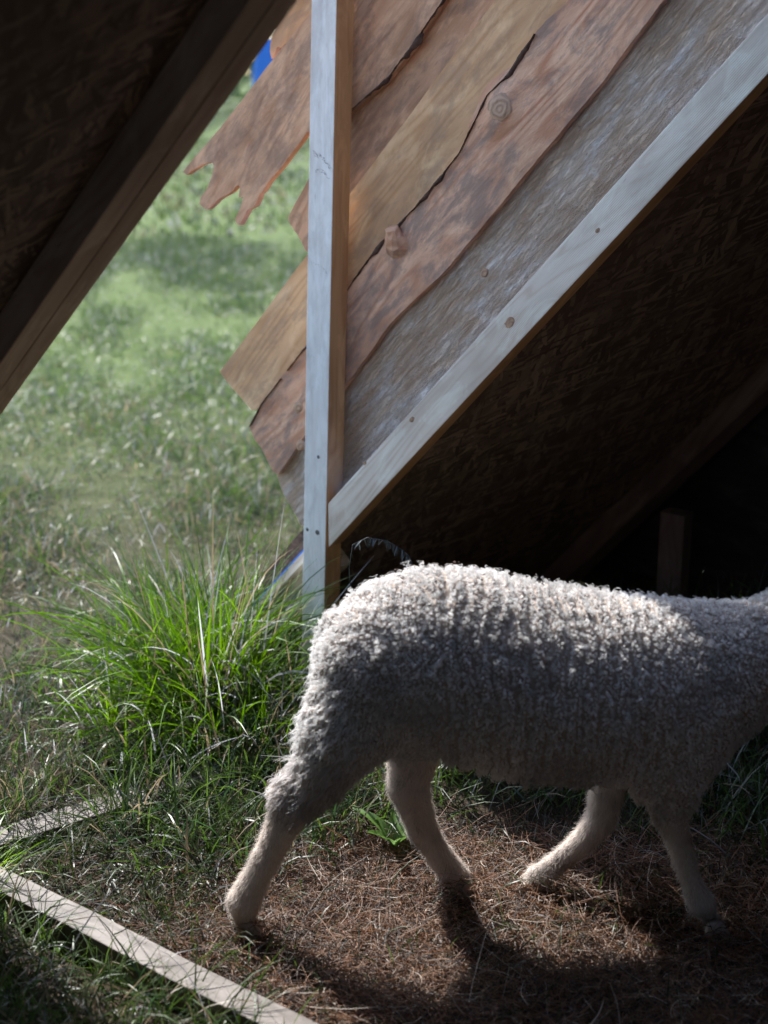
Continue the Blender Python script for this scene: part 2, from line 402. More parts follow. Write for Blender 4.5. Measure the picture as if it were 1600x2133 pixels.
def add_knot(parent, x, y, q, rp, h=.004, stretch=1.3):
    c = on_q(x, y, q); depth = (c-CAM)@FW; r = rp/F*depth
    bm = bmesh.new()
    n = 18; rings = [(1.0, -.001), (.85, h*.5), (.6, h), (.25, h*.7)]
    prev = None; first = None
    for k, (rr, hh) in enumerate(rings):
        cur = []
        for i in range(n):
            a = 2*math.pi*i/n; w = 1+.3*mnoise.noise(Vector((math.cos(a)*2+x, math.sin(a)*2, k)))
            cur.append(bm.verts.new((math.cos(a)*r*rr*w*stretch, math.sin(a)*r*rr*w, hh)))
        if prev:
            for i in range(n): bm.faces.new((prev[i], prev[(i+1) % n], cur[(i+1) % n], cur[i]))
        prev = cur
    bm.faces.new(prev)
    me = bm_mesh('knot', bm, True); me.materials.append(M['knot'])
    o = bpy.data.objects.new('knot', me); COL.objects.link(o)
    o.matrix_world = frame(AX, -AY, -Q, c); o.parent = parent
    o.matrix_parent_inverse = parent.matrix_world.inverted()
    return o
bpy.context.view_layer.update()
# swelling of the board around its big knot, part of the same mesh so the grain runs on
bm = bmesh.new(); bm.from_mesh(B2.data); kc = px_an(1040, 230, qa); prev = None; NS = 40
for k in range(9):
    t = k/8; rr = .092*(1-t); hz_ = .013*(.5-.5*math.cos(math.pi*min(1, t*1.25)))-.0015
    cur = []
    for i in range(NS):
        a_ = 2*math.pi*i/NS; w_ = 1+.22*mnoise.noise(Vector((math.cos(a_)*1.5, math.sin(a_)*1.5, 3.3)))
        cur.append(bm.verts.new((kc[0]+math.cos(a_)*(rr*1.25*w_+.002), kc[1]+math.sin(a_)*(rr*.74*w_+.002), -hz_)))
    if prev:
        for i in range(NS):
            f_ = bm.faces.new((prev[i], cur[i], cur[(i+1) % NS], prev[(i+1) % NS])); f_.smooth = True
    prev = cur
bm.faces.new(prev[::-1]); bm.to_mesh(B2.data); bm.free()
add_knot(B2, 1040, 224, qa-.011, 27, .003, 1.1)
add_knot(B2, 622, 848, qa, 12, .003); add_knot(B2, 626, 928, qa, 11, .003)
add_knot(B1, 1010, 568, qb, 9, .003)
for kx, ky, kr in ((1062, 672, 11), (858, 874, 6), (1245, 480, 5), (760, 965, 4)):
    k = add_knot(beam, kx, ky, QF-.002, kr, .0003, 1.5); k.data.materials.clear(); k.data.materials.append(M['beam_knot'])
# branch stub on the waney edge
def tube_mesh(name, pts, rad, n=10, smooth=True):
    bm = bmesh.new(); prev = None
    pts = [Vector(p) for p in pts]
    for k, p in enumerate(pts):
        d = (pts[min(k+1, len(pts)-1)]-pts[max(k-1, 0)]).normalized()
        s = d.orthogonal().normalized() if k == 0 else (s - d*s.dot(d)).normalized()
        t = d.cross(s)
        cur = [bm.verts.new(p + (s*math.cos(2*math.pi*i/n)+t*math.sin(2*math.pi*i/n))*rad[k]) for i in range(n)]
        if prev:
            for i in range(n): bm.faces.new((prev[i], prev[(i+1) % n], cur[(i+1) % n], cur[i]))
        else: bm.faces.new(cur[::-1])
        prev = cur
    bm.faces.new(prev)
    return bm_mesh(name, bm, smooth)
c0 = Vector(on_q(826, 508, qa)); c1 = Vector(on_q(816, 474, qa-.022))
me = tube_mesh('branch_stub', [c0+Vector(Q)*.02, c0.lerp(c1, .25), c0.lerp(c1, .5), c0.lerp(c1, .75), c0.lerp(c1, .93), c1], [.048, .034, .025, .021, .019, .013], 14, False)
for v in me.vertices: v.co += .0045*mnoise.noise_vector(v.co*70) + .002*mnoise.noise_vector(v.co*210)
me.materials.append(M['red']); o = link('branch_stub', me, B2)
# bark left along waney edges, also standing in for dark shadow gaps
def bark_strip(parent, pl, q, wpx, seed):
    pts = np.array([px_an(*t, q) for t in pl]); d = np.r_[0, np.cumsum(np.linalg.norm(np.diff(pts, axis=0), axis=1))]
    s = np.arange(0, d[-1], .008); a = np.interp(s, d, pts[:, 0]); n = np.interp(s, d, pts[:, 1])
    V = []; 
    for i in range(len(s)):
        w = wpx*.0014*max(.015, .12+1.7*fbm(s[i]*6, seed)+.5*fbm(s[i]*23, seed+2)); h = .004+.004*abs(fbm(s[i]*30, seed+4))
        for off, hh in ((-.3, .0), (-.1, -h), (.25, -h*1.2), (.6, -h*.7), (1., .004)):
            V.append((a[i], n[i]-off*w+.002*fbm(s[i]*40+off*3, seed+8), hh))
    V = np.array(V); m = len(s); idx = np.arange(m*5).reshape(m, 5)
    Fq = np.stack([idx[:-1, :-1], idx[1:, :-1], idx[1:, 1:], idx[:-1, 1:]], -1).reshape(-1, 4)
    me = np_mesh('bark', V, Fq, True); me.materials.append(M['bark'])
    o = bpy.data.objects.new('bark', me); COL.objects.link(o); o.matrix_world = frame(AX, AY, Q, fr(0, 0, q-.001)); o.parent = parent
    o.matrix_parent_inverse = parent.matrix_world.inverted()
bark_strip(B2, sh_(b2u[2:16], 0, 2), qa, 8, 3.4)
bark_strip(B5, [(660, 262), (739, 224), (780, 187), (812, 159), (841, 120), (886, 58), (930, -8)], qb, 13, 6)
bark_strip(B2, [(521, 888), (545, 842), (590, 785)], qa, 5, 7)
# scuffs, nail holes on the post
for (x, y, rp) in ((640, 1103, 4), (661, 1109, 6), (663, 952, 4), (645, 1323, 4)):
    k = add_knot(post, x, y, QF-.0002, rp, .0006, 1.0); k.name = 'nail'; k.data.materials.clear(); k.data.materials.append(M['nail'])
for (x0, y0, x1, y1, w) in ((653, 320, 690, 352, 5), (657, 354, 684, 370, 4), (648, 547, 684, 574, 3), (637, 742, 655, 748, 2)):
    V, Fc = [], []
    for i in range(30):
        t = rng.random(); x = x0+(x1-x0)*t+rng.normal(0, 1.2); y = y0+(y1-y0)*t-6*math.sin(t*3.1)+rng.normal(0, 2.2)
        c = on_q(x, y, QF-.0012); hw = rng.uniform(.001, .005)*w/5; hh_ = rng.uniform(.0005, .0018)*w/5; b0 = len(V); sl_ = rng.normal(-.6, .3)
        V += [c-P*hw-Z*hw*sl_, c-Z*hh_, c+P*hw+Z*hw*sl_, c+Z*hh_]; Fc.append((b0, b0+1, b0+2, b0+3))
    me = np_mesh('scuff_mark', np.array(V), np.array(Fc)); me.materials.append(M['scuff']); link('scuff_mark', me, post)

# roof of the far bay: strand board from the beam back to the next rafter
def farp(s, z):
    """s 0 at the beam, 1 at the second rafter"""
    p0 = (z-3.20)/1.0714; p1 = (z-2.80)/1.12
    return wp(p0+(p1-p0)*s, 3.168+(4.36-3.168)*s, z)
fp = [farp(0, -.05), farp(0, 2.75), farp(1, 2.75), farp(1, -.05)]
fnrm = np.cross(fp[1]-fp[0], fp[3]-fp[0]); fnrm = fnrm if fnrm[2] > 0 else -fnrm; fnrm /= np.linalg.norm(fnrm)
def strip(name, s0, s1, d0, d1, mat, z0=-.05, z1=2.75):
    V = []
    n = 16
    for i in range(n+1):
        z = z0+(z1-z0)*i/n
        for s, d in ((s0, d0), (s1, d0), (s1, d1), (s0, d1)): V.append(farp(s, z)+fnrm*d)
    V = np.array(V); idx = np.arange((n+1)*4).reshape(n+1, 4)
    Fq = np.stack([idx[:-1], np.roll(idx[:-1], -1, 1), np.roll(idx[1:], -1, 1), idx[1:]], -1).reshape(-1, 4)
    Fq = np.vstack([Fq, idx[0][None], idx[-1][None, ::-1]])
    x = V[-4]-V[0]; x /= np.linalg.norm(x); y = np.cross(fnrm, x)
    M3 = np.array([x, y, fnrm])
    me = np_mesh(name, (V-V[0])@M3.T, Fq); 
    bm = bmesh.new(); bm.from_mesh(me); bmesh.ops.recalc_face_normals(bm, faces=bm.faces[:]); bm.to_mesh(me); bm.free()
    me.materials.append(mat)
    o = bpy.data.objects.new(name, me); COL.objects.link(o); o.matrix_world = frame(x, y, fnrm, V[0]); o.parent = shelter
    o.matrix_parent_inverse = shelter.matrix_world.inverted()
    return o
fpanel = strip('roof_panel', 0, 1.05, .0, .018, M['osb'])
strip('roof_panel', 1.052, 1.23, .0, .018, M['void_shade'], -.05, 3.2)  # added to close the bay; its near-black colour stands for shade
tag(fpanel, 'dark strand board roof panel below the diagonal beam')
strip('edge_strip', -.03, .0, -.006, .020, M['beam'])
timber('rafter', fr(-.95, -.085, QF+.105), fr(-.17, -.085, QF+.105), .105, .05, AY, M['beam'], shelter, seed=14)
tarp = strip('tarpaulin', -.025, .4, .024, .030, M['blue']); tag(tarp, 'strip of blue tarpaulin on the low roof edge')
strip('bark_slab', -.02, .3, .034, .085, M['bark'], -.05, .55)
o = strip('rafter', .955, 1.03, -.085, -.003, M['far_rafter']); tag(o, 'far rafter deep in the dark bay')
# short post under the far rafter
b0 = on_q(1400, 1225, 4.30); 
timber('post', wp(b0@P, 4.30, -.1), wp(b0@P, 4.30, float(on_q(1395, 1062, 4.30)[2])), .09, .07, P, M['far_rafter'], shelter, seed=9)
# sills on the ground
s0 = timber('sill', wp(-2.9, 1.745, .008), wp(.6, 1.745, .008), .07, .075, Q, M['sill'], shelter, wob=.004, seed=11)
tag(s0, 'long ground sill crossing the lower left corner')
s1 = timber('sill', wp(-2.60, 1.86, -.009), wp(-2.28, 2.85, -.009), .085, .05, P, M['sill'], shelter, wob=.004, seed=12)
tag(s1, 'half buried ground sill among the grass')

#SECTION_GROUND
# ------------------------------------------------------------------ ground
def hash2(ix, iy, s):
    h = np.sin(ix*127.1+iy*311.7+s*74.7)*43758.5453
    return h-np.floor(h)
def vnoise(x, y, s=0.):
    x = np.asarray(x, float); y = np.asarray(y, float)
    ix, iy = np.floor(x), np.floor(y); fx, fy = x-ix, y-iy
    fx = fx*fx*(3-2*fx); fy = fy*fy*(3-2*fy)
    return (hash2(ix, iy, s)*(1-fx)+hash2(ix+1, iy, s)*fx)*(1-fy)+(hash2(ix, iy+1, s)*(1-fx)+hash2(ix+1, iy+1, s)*fx)*fy
def fnoise(x, y, s=0.):
    return (vnoise(x, y, s)+.5*vnoise(x*2.1, y*2.1, s+1)+.25*vnoise(x*4.3, y*4.3, s+2))/1.75
def gh(x, y):
    x = np.asarray(x, float); y = np.asarray(y, float)
    near_ = np.exp(-((y-3)/6)**2)
    return (.05*(fnoise(x*1.6, y*1.6, 3)-.5))*near_*np.clip(np.abs(y-2.9)+.35, .35, 1) - .012 + .5*(fnoise(x*.05, y*.05, 8)-.5)*np.clip((y-9)/25, 0, 1)
ax_ = np.concatenate([np.array([-900, -400, -150, -60, -25, -12]), np.arange(-7, 7.01, .07), np.array([12, 25, 60, 150, 400, 900])])
ay_ = np.concatenate([np.array([-900, -300, -80, -20, -6, -2]), np.arange(0, 9.01, .07), np.array([9.6, 10.5, 12, 14, 17, 21, 26, 33, 42, 55, 75, 120, 250, 500, 1200])])
gx, gy = np.meshgrid(ax_, ay_); gz = gh(gx, gy)
idx = np.arange(gx.size).reshape(gx.shape)
Fq = np.stack([idx[:-1, :-1], idx[:-1, 1:], idx[1:, 1:], idx[1:, :-1]], -1).reshape(-1, 4)
me = np_mesh('ground', np.stack([gx, gy, gz], -1).reshape(-1, 3), Fq, True)
m, n, l, b = new_mat('soil_and_turf')
tc = n.new('ShaderNodeTexCoord')
t1 = noise_n(n, l, tc.outputs['Object'], 9, 8, .65); t2 = noise_n(n, l, tc.outputs['Object'], .35, 5, .6)
c = mixc(n, l, ramp(n, l, t1, [(.3, 0), (.7, 1)]), (.018, .013, .010), (.05, .036, .025))
c2 = mixc(n, l, ramp(n, l, t1, [(.3, 0), (.7, 1)]), (.05, .075, .02), (.10, .13, .045))
sp = n.new('ShaderNodeSeparateXYZ'); l.new(tc.outputs['Object'], sp.inputs[0])
far_ = n.new('ShaderNodeMapRange'); far_.inputs[1].default_value = 4; far_.inputs[2].default_value = 9; l.new(sp.outputs[1], far_.inputs[0])
c = mixc(n, l, far_.outputs[0], c, c2)
l.new(c, b.inputs['Base Color']); b.inputs['Roughness'].default_value = .95; b.inputs['Specular IOR Level'].default_value = .1
l.new(bump_n(n, l, t1, 1, .02), b.inputs['Normal'])
me.materials.append(m)
tag(link('ground', me), kind='structure')

# ------------------------------------------------------------------ grass
def grass_mat(name, trans=.45, rough=.38, spec=.6):
    m, n, l, b = new_mat(name)
    at = n.new('ShaderNodeAttribute'); at.attribute_name = 'tint'
    l.new(at.outputs['Color'], b.inputs['Base Color']); b.inputs['Roughness'].default_value = rough
    b.inputs['Specular IOR Level'].default_value = spec
    tr = n.new('ShaderNodeBsdfTranslucent')
    c = mixc(n, l, .5, at.outputs['Color'], (.34, .52, .03), 'MIX') if trans else None
    hs = n.new('ShaderNodeHueSaturation'); hs.inputs['Saturation'].default_value = 1.15; hs.inputs['Value'].default_value = 1.7
    l.new(at.outputs['Color'], hs.inputs['Color']); l.new(hs.outputs[0], tr.inputs[0])
    mx = n.new('ShaderNodeMixShader'); mx.inputs[0].default_value = trans
    l.new(b.outputs[0], mx.inputs[1]); l.new(tr.outputs[0], mx.inputs[2])
    l.new(mx.outputs[0], n['Material Output'].inputs[0])
    return m
GRASS = grass_mat('grass_blade', .42, .42, .4)
def blades(name, root, L, w, az, th0, bend, tint, S=3, mat=None, fold=0.0):
    """curved tapering blades; th0 lean from upright at the root, bend added towards the tip"""
    N = len(root); s = np.linspace(0, 1, S+1)
    th = th0[:, None] + bend[:, None]*s[None]**1.3
    dl = (L/S)[:, None]
    hx = np.concatenate([np.zeros((N, 1)), np.cumsum(np.sin((th[:, 1:]+th[:, :-1])/2)*dl, 1)], 1)
    hz = np.concatenate([np.zeros((N, 1)), np.cumsum(np.cos((th[:, 1:]+th[:, :-1])/2)*dl, 1)], 1)
    ca, sa = np.cos(az)[:, None], np.sin(az)[:, None]
    cx = root[:, 0:1]+hx*ca; cy = root[:, 1:2]+hx*sa; cz = root[:, 2:3]+hz
    cz = np.maximum(cz, .004)
    tw = rng.uniform(-.9, .9, (N, 1)) + s[None]*rng.uniform(-1.2, 1.2, (N, 1))
    wx = -sa*np.cos(tw); wy = ca*np.cos(tw); wz = np.sin(tw)*np.ones_like(wx)
    ww = (w[:, None]/2)*np.clip(1.15-s[None]**2*1.0, .0, 1.)
    ww[:, 0] *= .6
    Lf = np.stack([cx-wx*ww, cy-wy*ww, cz-wz*ww], -1); Rf = np.stack([cx+wx*ww, cy+wy*ww, cz+wz*ww], -1)
    tip = np.stack([cx[:, -1], cy[:, -1], cz[:, -1]], -1)
    V = np.concatenate([np.stack([Lf[:, :-1], Rf[:, :-1]], 2).reshape(N, 2*S, 3), tip[:, None]], 1)
    base = (np.arange(N)*(2*S+1))[:, None]
    q = np.concatenate([base+np.array([2*k, 2*k+1, 2*k+3, 2*k+2])[None] for k in range(S-1)], 0) if S > 1 else np.zeros((0, 4), int)
    t = base+np.array([2*S-2, 2*S-1, 2*S])[None]
    me = np_mesh(name, V.reshape(-1, 3), [q, t] if S > 1 else [t], True)
    ca_ = me.color_attributes.new('tint', 'FLOAT_COLOR', 'POINT')
    col = np.ones((N, 2*S+1, 4), np.float32)
    col[:, :, :3] = tint[:, None, :]*(.75+.35*np.concatenate([np.repeat(s[:-1], 2), [1]]))[None, :, None]
    ca_.data.foreach_set('color', col.ravel())
    me.materials.append(mat or GRASS)
    return me
G1, G2, G3 = np.array([.055, .10, .022]), np.array([.10, .155, .042]), np.array([.035, .07, .028])
DRY, GREY = np.array([.24, .19, .13]), np.array([.33, .33, .34])
def tints(n, dry=.15, grey=.05, patch=None):
    u = rng.random((n, 1)); c = G1*(1-u)+G2*u
    k = rng.random(n); c[k < .2] = G3*(.8+.5*rng.random((int((k < .2).sum()), 1)))
    d = np.full(n, dry) if patch is None else np.clip(patch, 0, 1)
    k = rng.random(n); mk = k < d; c[mk] = DRY*(.6+.7*rng.random((int(mk.sum()), 1)))
    k = rng.random(n); mk = k < grey; c[mk] = GREY*(.7+.5*rng.random((int(mk.sum()), 1)))
    return c*(.44+.36*rng.random((n, 1)))
def pq(x, y): return x*P[0]+y*P[1], x*Q[0]+y*Q[1]
def inside(x, y):
    """under the shelter's bay: between the sill foot line and the right"""
    p, q = pq(x, y); return (p > -2.5) & (q < 3.4)
def lawn_zone(name, y0, y1, dens, Lr, wr, lab, S=2, margin=.5, right=.10, bendr=(.3, 1.3)):
    n = int(dens*((y1-y0)*margin*2 + (.36+right)*(y1**2-y0**2)/2))
    y = np.sqrt(rng.random(n)*(y1**2-y0**2)+y0**2) if y0 > 6 else rng.uniform(y0, y1, n)
    x = rng.uniform(-.36*y-margin, right*y, n)
    p, q = pq(x, y)
    ok = ~((p > -2.62) & (q < 4.5)) | ((p > -2.62) & (q > 3.2) & (p < -2.5))
    ok &= ~((q > 1.72) & (q < 1.83) & (p > -3.0))
    # the low roof stands on this ground
    ok &= ~((q > 3.15) & (q < 4.6) & (p > -2.95+.42*(q-3.15)))
    x, y = x[ok], y[ok]; n = len(x)
    pat = fnoise(x*.9+3, y*.55, 5); pat2 = fnoise(x*.5, y*.3, 9)
    cl_ = fnoise(x*4.5/(1+.08*y), y*3/(1+.08*y), 44); kp = rng.random(n) < np.clip(.25+2.2*(cl_-.28), .15, 1); x, y, pat, pat2, cl_ = x[kp], y[kp], pat[kp], pat2[kp], cl_[kp]; n = len(x)
    L = rng.uniform(*Lr, n)*(.35+1.3*cl_); w = rng.uniform(*wr, n)
    grey = np.clip((pat-.52)*1.4, .01, .18)*np.where(y > 6, .5, 1)
    c = tints(n, patch=np.clip(.04+(pat2-.48)*1.5, .03, .5))
    mk = rng.random(n) < grey; c[mk] = GREY*(.55+.6*rng.random((int(mk.sum()), 1)))
    c = c*np.clip(1.1-.045*(y-5), .72, 1)[:, None]
    me = blades(name, np.stack([x, y, gh(x, y)-.005], -1), L, w, rng.uniform(0, 2*np.pi, n), rng.uniform(0, .7, n), rng.uniform(*bendr, n), c, S)
    return tag(link(name, me), lab, 'grass', kind='stuff')
lawn_zone('lawn', 2.3, 6.2, 5200, (.05, .15), (.0028, .0055), 'short mixed lawn grass with dry blades left of the shelter', 3, .6, .12)
lawn_zone('lawn', 6.2, 16, 1900, (.03, .10), (.005, .009), 'blurred sunlit lawn in the middle distance', 2, .6, .1)
lawn_zone('lawn', 16, 85, 75, (.05, .14), (.02, .05), 'far blurred lawn below the horizon', 2, 1., .1)

# grass that grows inside the bay, behind and under the sheep, and in front of the sill
def bay_grass(name, n, fx, fy, dens, Lr, wr, lab, S=4, dark=1., bendr=(.4, 1.6)):
    x = rng.uniform(*fx, n); y = rng.uniform(*fy, n)
    ok = rng.random(n) < dens(x, y)
    p, q = pq(x, y)
    ok &= ~((q > 1.735) & (q < 1.815)) & ~((q > 3.04) & (q < 3.2) & (p > -2.68) & (p < -2.5))
    x, y = x[ok], y[ok]; n = len(x)
    L = rng.uniform(*Lr, n)*(.55+.9*fnoise(x*5, y*5, 14)); w = rng.uniform(*wr, n)
    me = blades(name, np.stack([x, y, gh(x, y)-.005], -1), L, w, rng.uniform(0, 2*np.pi, n), rng.uniform(0, .8, n), rng.uniform(*bendr, n), tints(n, .15, .05)*dark, S)
    return tag(link(name, me), lab, 'grass', kind='stuff')
def d_back(x, y):
    p, q = pq(x, y)
    return np.clip((y-3.0-.12*np.sin(x*5)-.15*np.clip(x, -1, .2))/.22, 0, 1)*(p > -2.6)*(.5+.8*(fnoise(x*4, y*4, 2)))
bay_grass('shade_grass', 15000, (-.7, 1.7), (2.85, 4.5), d_back, (.10, .26), (.003, .0065), 'shaded green grass behind the legs of the sheep')
def d_straw(x, y):
    p, q = pq(x, y)
    edge = np.clip(1-(x+.62-.25*(y-2.7))/.42, 0, 1)      # thick by the left sill, thin over the straw
    return np.where((q > 1.82) & (p > -2.66) & (y < 3.4), np.clip(edge*.9+.07+.22*(fnoise(x*3.2, y*3.2, 21) > .63), 0, 1), 0)
bay_grass('trodden_grass', 20000, (-1.1, 1.3), (2.0, 3.3), d_straw, (.04, .14), (.002, .0045), 'trodden grass growing through the straw by the sill', 4, .62, (.5, 2.0))
def d_front(x, y):
    p, q = pq(x, y); return np.where((q < 1.70) & (q > 1.0), np.clip((1.72-q)/.3, .6, .95), 0)
bay_grass('shade_grass', 17000, (-1.5, .3), (1.7, 3.0), d_front, (.09, .26), (.0025, .005), 'dark shaded grass in front of the long sill', 5, 1., (.5, 2.1))

# tall tuft by the post
def tuft(name, n, cen, rad, Lr, wr, lab, S=8, lean=(0.05, .75), bendr=(.3, 1.9), bias=(0, 0)):
    a = rng.uniform(0, 2*np.pi, n); r = np.sqrt(rng.random(n))
    x = cen[0]+np.cos(a)*r*rad[0]; y = cen[1]+np.sin(a)*r*rad[1]
    p, q = pq(x, y); ok = ~((q > 3.03) & (p > -2.70) & (q < 3.2)) & ~((q > 3.12) & (p > -3.0)); x, y, a, r = x[ok], y[ok], a[ok], r[ok]; n = len(x)
    az = a+rng.normal(0, .8, n)
    az = np.arctan2(np.sin(az)+bias[1], np.cos(az)+bias[0])
    L = rng.uniform(*Lr, n)*(1.05-.35*r)
    u = rng.random((n, 1)); c = np.array([.10, .20, .02])*(1-u)+np.array([.20, .32, .045])*u
    k = rng.random(n) < .12; c[k] = DRY*.9
    k = rng.random(n) < .07; c[k] = GREY*1.1
    me = blades(name, np.stack([x, y, gh(x, y)-.01], -1), L, rng.uniform(*wr, n), az, rng.uniform(*lean, n)*(.3+.8*r), rng.uniform(*bendr, n), c*(.8+.4*rng.random((n, 1))), S)
    return tag(link(name, me), lab, 'grass', kind='stuff')
def tall_tuft():
    cs = [(-.36, 3.74, .42), (-.43, 3.62, .40), (-.55, 3.78, .55), (-.48, 3.95, .6), (-.68, 3.66, .36), (-.72, 3.92, .5), (-.80, 3.72, .28), (-.42, 3.9, .55), (-.5, 3.82, .62), (-.58, 3.95, .6),
          (-.62, 3.52, .32), (-.60, 4.15, .55), (-.76, 4.15, .42), (-.33, 3.56, .28), (-.47, 3.5, .28)]
    X, Y, A, Ls = [], [], [], []
    for (cx_, cy_, hgt) in cs:
        k = int(120*hgt/.4); a = rng.uniform(0, 2*np.pi, k); r = rng.random(k)**.7*.13
        X.append(cx_+np.cos(a)*r); Y.append(cy_+np.sin(a)*r); A.append(a+rng.normal(0, .9, k)); Ls.append(hgt*rng.uniform(.45, 1.1, k))
    x, y, az, L = map(np.concatenate, (X, Y, A, Ls))
    p, q = pq(x, y); ok = ~((q > 3.03) & (p > -2.70)) & ~((q > 3.12) & (p > -3.0)); x, y, az, L = x[ok], y[ok], az[ok], L[ok]; n = len(x)
    az = np.arctan2(np.sin(az)-.1, np.cos(az)+.05)
    u = rng.random((n, 1)); c = np.array([.055, .12, .014])*(1-u)+np.array([.12, .205, .03])*u
    k = rng.random(n) < .12; c[k] = DRY*.9
    k = rng.random(n) < .06; c[k] = GREY*1.1
    lean = np.abs(rng.normal(.35, .4, n)); bend = np.abs(rng.normal(1.0, .85, n))
    me = blades('grass_tuft', np.stack([x, y, gh(x, y)-.01], -1), L, rng.uniform(.0035, .0085, n), az, lean, bend, c*(.5+.42*rng.random((n, 1))), 8)
    return tag(link('grass_tuft', me), 'tall bright green grass tuft beside the pale post', 'grass', kind='stuff')
tall_tuft()
tuft('grass_tuft', 200, (-1.0, 2.86), (.12, .16), (.12, .30), (.003, .006), 'small grass tuft at the left end of the long sill')
# broad-leaved weed behind the far hind leg
def leaf_mesh(name, L, w, droop, n=8):
    V = []; 
    for i in range(n+1):
        s = i/n; hw = w*math.sin(math.pi*min(1, s*.92+.06))**.8*(1-.25*s)
        z = L*(.75*s-droop*s*s); xx = L*s*(.6+.25*s)
        for k in (-1, -.5, 0, .5, 1): V.append((xx, k*hw, z+abs(k)*hw*.45))
    idx = np.arange((n+1)*5).reshape(n+1, 5)
    return np_mesh(name, np.array(V), np.stack([idx[:-1, :-1], idx[1:, :-1], idx[1:, 1:], idx[:-1, 1:]], -1).reshape(-1, 4), True)
def leaf_mat(name, col):
    m, n, l, b = new_mat(name)
    t = noise_n(n, l, coords(n, l, (1, 1, 1)), 30, 4)
    c = mixc(n, l, t, tuple(x*.75 for x in col), tuple(x*1.3 for x in col)); l.new(c, b.inputs['Base Color'])
    b.inputs['Roughness'].default_value = .4
    tr = n.new('ShaderNodeBsdfTranslucent'); l.new(c, tr.inputs[0]); mx = n.new('ShaderNodeMixShader'); mx.inputs[0].default_value = .4
    l.new(b.outputs[0], mx.inputs[1]); l.new(tr.outputs[0], mx.inputs[2]); l.new(mx.outputs[0], n['Material Output'].inputs[0])
    return m
M['leaf'] = leaf_mat('broad_leaf', (.10, .19, .04)); M['weed'] = leaf_mat('weed_leaf', (.06, .075, .08))
w0 = on_z(822, 1768); weed = empty('broadleaf_weed', tuple(w0))
tag(weed, 'small broad-leaved weed behind the raised far hind hock', 'weed')
for i in range(6):
    me = leaf_mesh('leaf', .10+.03*(i % 3), .018+.004*(i % 2), .25+.1*(i % 3)); me.materials.append(M['leaf'])
    o = bpy.data.objects.new('leaf', me); COL.objects.link(o); o.parent = weed; o.rotation_euler = (0, R(-10), i*1.07+.4)
# drooping sprig over the rump
sp0 = on_z(760, 1560); sprig = empty('weed_sprig', tuple(sp0))
tag(sprig, 'thin dark weed sprig drooping between the post and the rump of the sheep', 'weed')
YS = 3.62
path = [Vector(sp0), Vector(on_y(735, 1330, YS)), Vector(on_y(728, 1180, YS)), Vector(on_y(735, 1135, YS-.01)), Vector(on_y(765, 1120, YS-.02)), Vector(on_y(805, 1126, YS-.03)), Vector(on_y(838, 1145, YS-.04)), Vector(on_y(858, 1168, YS-.05))]
me = tube_mesh('stem', path, [.0016, .0015, .0014, .0013, .0011, .001, .0008, .0005], 6); me.materials.append(M['weed']); link('stem', me, sprig)
lm = leaf_mesh('leaf', .026, .0026, .1); lm.materials.append(M['weed'])
for i in range(44):
    t = 3.3+i/43*3.65; k = int(t); c = path[min(k, 7)].lerp(path[min(k+1, 7)], t-k)
    o = bpy.data.objects.new('leaf', lm); COL.objects.link(o); o.parent = sprig; o.matrix_parent_inverse = sprig.matrix_world.inverted()
    o.location = c; o.rotation_euler = (R(rng.uniform(-30, 30)), R(rng.uniform(70, 130)), rng.uniform(0, 6.28)); o.scale = (rng.uniform(.6, 1.2),)*3

# ------------------------------------------------------------------ straw litter (hair-like strands)
def strands(name, pts, rad, tint, mat):
    N, K = pts.shape[:2]
    hc = bpy.data.hair_curves.new(name); hc.add_curves([K]*N)
    hc.attributes['position'].data.foreach_set('vector', pts.astype(np.float32).ravel())
    ra = hc.attributes.get('radius') or hc.attributes.new('radius', 'FLOAT', 'POINT')
    ra.data.foreach_set('value', rad.astype(np.float32).ravel())
    ca_ = hc.attributes.new('tint', 'FLOAT_COLOR', 'CURVE')
    c = np.ones((N, 4), np.float32); c[:, :3] = tint; ca_.data.foreach_set('color', c.ravel())
    hc.materials.append(mat)
    return hc
def strand_mat(name, rough, spec, trans, gain=1.2):
    m, n, l, b = new_mat(name)
    at = n.new('ShaderNodeAttribute'); at.attribute_name = 'tint'
    l.new(at.outputs['Color'], b.inputs['Base Color']); b.inputs['Roughness'].default_value = rough; b.inputs['Specular IOR Level'].default_value = spec
    tr = n.new('ShaderNodeBsdfTranslucent'); l.new(at.outputs['Color'], tr.inputs[0])
    mx = n.new('ShaderNodeMixShader'); mx.inputs[0].default_value = trans
    l.new(b.outputs[0], mx.inputs[1]); l.new(tr.outputs[0], mx.inputs[2]); l.new(mx.outputs[0], n['Material Output'].inputs[0])
    return m
STRAW = strand_mat('straw', .45, .5, .2)
